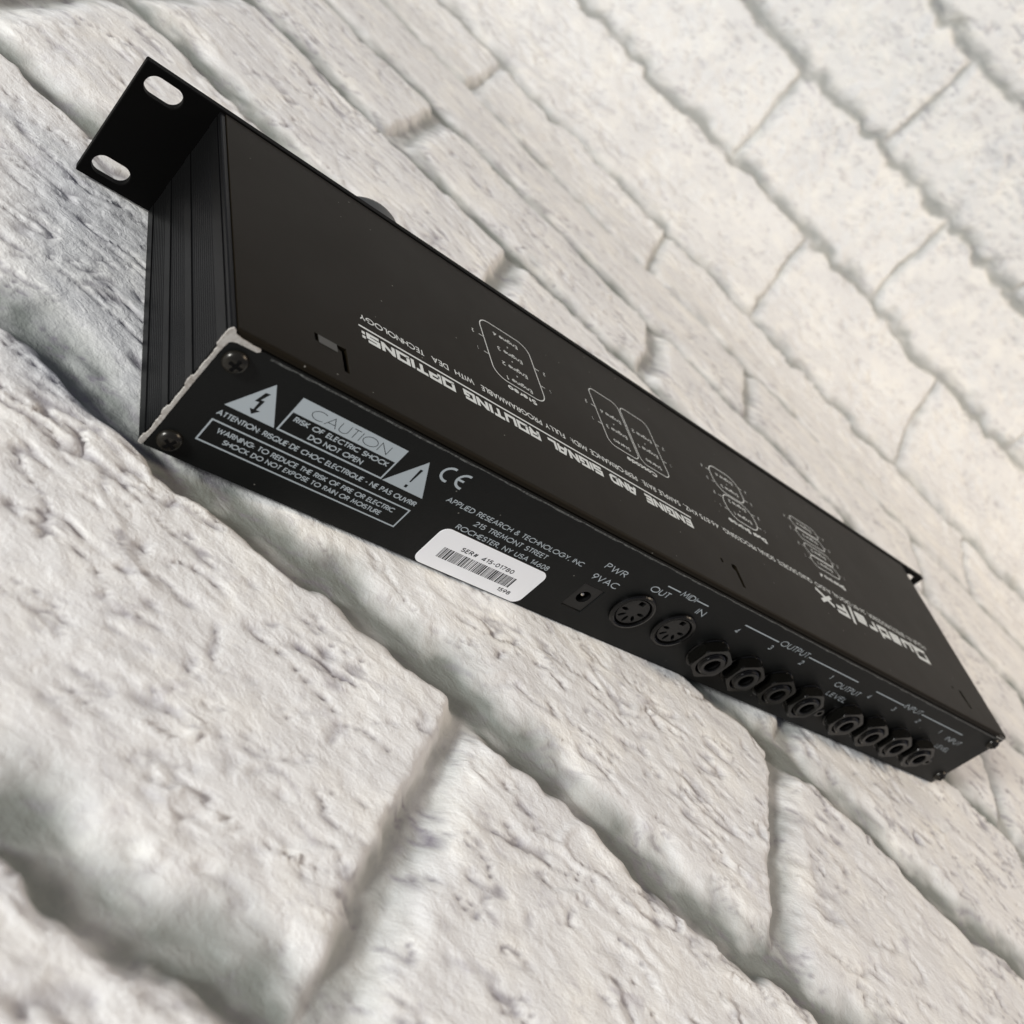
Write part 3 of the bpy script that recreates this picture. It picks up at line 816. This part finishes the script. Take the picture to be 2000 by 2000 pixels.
fm = bmesh_to('socket_face', ff, M_SOCKET)
bk = bmesh.new(); box(bk, -7, 7, 1.5, 8, -7, 7); bkm = bmesh_to('socket_core', bk, M_HOLE)
for x in (177.3, 200.2):
    r0 = part('midi_socket', ringm, unit, (x, 0, 18.4)); part('socket_face', fm, r0, (x, 0, 18.4)); part('socket_core', bkm, r0, (x, 0, 18.4))
    r0['label'] = 'round five-hole socket ' + ('under the word OUT' if x < 180 else 'beside the row of jacks')

# jack sockets: washer, hexagonal nut, threaded bushing
wb = bmesh.new(); bm_lathe(wb, [(8.6, 0.02), (8.6, -0.7), (8.2, -0.9), (5, -0.9)], 48)
wm = bmesh_to('washer', wb, M_PLAST)
nbm = bmesh.new()
hexr = 8.9; n6 = 96
def hexrad(a, R_): 
    s_ = (a + math.pi / 6) % (math.pi / 3) - math.pi / 6; return R_ * math.cos(math.pi / 6) / math.cos(s_)
rings = []
for (y, lim) in ((-0.95, 8.25), (-1.7, 8.9), (-4.9, 8.9), (-5.4, 8.45)):
    rings.append([nbm.verts.new((min(hexrad(2 * math.pi * i / n6, hexr), lim) * math.cos(2 * math.pi * i / n6), y, min(hexrad(2 * math.pi * i / n6, hexr), lim) * math.sin(2 * math.pi * i / n6))) for i in range(n6)])
for r0_, y in ((6.5, -5.4), (6.2, -5.0), (6.0, -2.0)):
    rings.append([nbm.verts.new((r0_ * math.cos(2 * math.pi * i / n6), y, r0_ * math.sin(2 * math.pi * i / n6))) for i in range(n6)])
for a_, b__ in zip(rings[:-1], rings[1:]):
    for i in range(n6): nbm.faces.new((a_[i], a_[(i + 1) % n6], b__[(i + 1) % n6], b__[i]))
nm = bmesh_to('hex_nut', nbm, M_NUT)
bb = bmesh.new(); pf_ = []
for i in range(5): pf_ += [(5.5, -2.2 - i * .75), (5.1, -2.55 - i * .75)]
bm_lathe(bb, [(5.5, 2)] + pf_ + [(5.4, -6.0), (4.9, -6.5), (3.5, -6.4), (3.2, -6.1), (3.2, 12)], 40, cap_end=True)
bsm = bmesh_to('bushing', bb, M_PLAST)
bo = bmesh.new(); bm_lathe(bo, [(3.15, -5.3), (3.15, 11)], 32, cap_end=True); bom = bmesh_to('bore', bo, M_HOLE)
for i, x in enumerate(JX):
    j = bpy.data.objects.new('jack_socket', bsm); place(j, unit, (x, 0, JZ))
    wv_ = part('washer', wm, j, (x, 0, JZ)); n_ = part('hex_nut', nm, j, (x, 0, JZ)); n_.rotation_euler = (0, [0.0, 0.03, -0.02, 0.12, 0.05, -0.03, 0.02, 0.08][i], 0)
    part('bore', bom, j, (x, 0, JZ))
# level trimmers
tb = bmesh.new(); bm_lathe(tb, [(2.6, 0.02), (2.6, -1.8), (2.2, -2.2), (1.2, -2.2), (1.1, -1.2), (0.02, -1.2)], 28); tm_ = bmesh_to('level_trimmer', tb, M_PLAST, False)
for x in (307.0, 403.5): part('level_trimmer', tm_, unit, (x, 0, 12.5))

# ------------------------------------------------------------------ lettering on the lid (reads from the front)
lmap = lambda a, b, l: (-a, -b, H + l)     # reading direction runs towards -X, up towards -Y


def lt_(k, s_, xa, xb, base, h, wt=0.13, **kw): k.text(s_, -xa, -xb, -base, h, wt, **kw)


def big(word, xa, xb):
    k = Ink(lmap); lt_(k, word, xa, xb, 32.85, 5.35, 0.235, font=SQ, gap=0.13); k.make('lettering', M_INK2, lid)


for wd, xa, xb in (('ENGINE', 197.4, 169.0), ('AND', 165.2, 149.9), ('SIGNAL', 147.0, 119.2), ('ROUTING', 116.3, 81.8), ('OPTIONS:', 79.2, 42.7)): big(wd, xa, xb)
k = Ink(lmap); k.stroke([(-198.2, -34.2), (-42.6, -34.2)], .38); k.make('rule', M_INK2, lid)
k = Ink(lmap); lt_(k, 'Quadra/Fx', 383.0, 284.6, 36.0, 9.4, 0.215, font=SQ, gap=0.1); k.make('lettering', M_INK2, lid)


def f_(k):
    for wd, xa, xb in (('TECHNOLOGY', 68.2, 43.6), ('DEA', 78.0, 71.2), ('WITH', 88.8, 80.7), ('PROGRAMMABLE', 119.5, 91.8), ('FULLY', 130.7, 121.1), ('MIDI:', 142.0, 133.6),
                       ('PERFORMANCE', 168.9, 143.6), ('RATE:', 179.6, 171.6), ('SAMPLE', 194.2, 181.4), ('46.875 KHZ,', 218.5, 196.5), ('SIGNAL PROCESSING:', 257.5, 221.0),
                       ('QUAD DISCRETE', 285.5, 259.5), ('24-BIT DIGITAL AUDIO', 330.0, 288.0), ('EFFECTS PROCESSOR,', 366.0, 332.5), ('FOUR IN', 387.0, 369.0)):
        lt_(k, wd, xa, xb, 40.75, 2.75, 0.15, gap=0.22)
lettering(f_, M_INK2, lid, lmap)


def pill(k, x0, x1, y0, y1, r, t=0.36):
    p = [(-a, -b) for a, b in rrect(x0, x1, y0, y1, r, 7)]; k.stroke(p + [p[0]], t / 2)


def lab(k, s_, xc, base, h=2.1, wt=0.13, wfac=None):
    wt = wt * (1.15 if xc < 230 else 1.4)
    n = sum(.42 if c_ == ' ' else (G[c_][0] + .2) for c_ in s_) - .2
    wd = n * h * 0.92 if wfac is None else wfac
    lt_(k, s_, xc + wd / 2, xc - wd / 2, base, h, wt)


def port(k, xe, d, y, num):     # tick and its number; d=+1 right of the picture
    k.stroke([(-xe, -y), (-(xe + d * 2.4), -y)], .17); lab(k, num, xe + d * 5.2, y + 1.0, 2.0)


def diag(name, label, fn):
    k = Ink(lmap); fn(k); o = k.make(name, M_INK2, lid); o['label'] = label


def d1(k):
    pill(k, 102.0, 126.8, 52.9, 86.2, 5.5, .42)
    for y, n_ in ((56.9, '1'), (65.0, '2'), (73.2, '3'), (81.8, '4')): lab(k, 'Engine ' + n_, 114.2, y, 2.2, 0.13, 12.2)
    for y in (61.0, 69.2, 77.4): lab(k, '+', 114.2, y, 2.0)
    for y, n_ in ((73.7, '2'), (63.9, '1')): port(k, 102.0, -1, y, n_); port(k, 126.8, 1, y, n_)
    lab(k, 'Stereo', 113.8, 51.2, 2.6, 0.2, 13.6)
diag('signal_diagram', 'single rounded box diagram listing four engines', d1)


def d2(k):
    pill(k, 159.8, 177.2, 53.2, 86.2, 3.6, .40); pill(k, 178.2, 195.6, 53.2, 86.2, 3.6, .40)
    for xc, n1, n2 in ((168.4, '3', '4'), (187.0, '1', '2')):
        lab(k, 'Stereo', xc, 58.2, 2.1, 0.13, 9.5); lab(k, 'Engine ' + n1, xc, 65.6, 2.1, 0.13, 12.0); lab(k, '+', xc, 69.6, 1.9); lab(k, 'Engine ' + n2, xc, 74.4, 2.1, 0.13, 12.0)
    k.stroke([(-177.0, -73.8), (-178.4, -73.8)], .17); k.stroke([(-177.0, -63.9), (-178.4, -63.9)], .17)
    for y, n_ in ((73.8, '2'), (63.9, '1')): port(k, 159.8, -1, y, n_); port(k, 195.6, 1, y, n_)
    lab(k, 'Cascade', 176.8, 51.2, 2.6, 0.2, 17.4)
diag('signal_diagram', 'two rounded boxes side by side under the word Cascade', d2)


def d3(k):
    for y0, y1, n1, n2, p in ((69.6, 86.2, '3', '4', ('3', '4')), (53.4, 68.6, '1', '2', ('1', '2'))):
        pill(k, 235.4, 256.8, y0, y1, 6.6, .52)
        lab(k, 'Engine ' + n1, 246.1, y0 + 5.4, 2.1, 0.13, 12.4); lab(k, '+', 246.1, y0 + 8.8, 1.7); lab(k, 'Engine ' + n2, 246.1, y0 + 12.6, 2.1, 0.13, 12.4)
        for y, n_ in ((y0 + 4.0, p[0]), (y0 + 11.6, p[1])): port(k, 235.4, -1, y, n_); port(k, 256.8, 1, y, n_)
    lab(k, 'Dual Stereo', 245.0, 51.2, 2.7, 0.24, 27.0)
diag('signal_diagram', 'two stacked rounded boxes in the third diagram', d3)


def d4(k):
    for i, y0 in enumerate((55.0, 62.6, 72.2, 79.8)):
        pill(k, 299.5, 322.2, y0, y0 + 7.0, 3.4, .5); lab(k, 'Engine ' + str(i + 1), 310.8, y0 + 4.7, 2.0, 0.13, 12.4); port(k, 299.5, -1, y0 + 3.5, str(i + 1)); port(k, 322.2, 1, y0 + 3.5, str(i + 1))
    lab(k, 'Discrete 4', 310.2, 51.2, 2.7, 0.25, 22.0)
diag('signal_diagram', 'four stacked rounded boxes in the last diagram', d4)
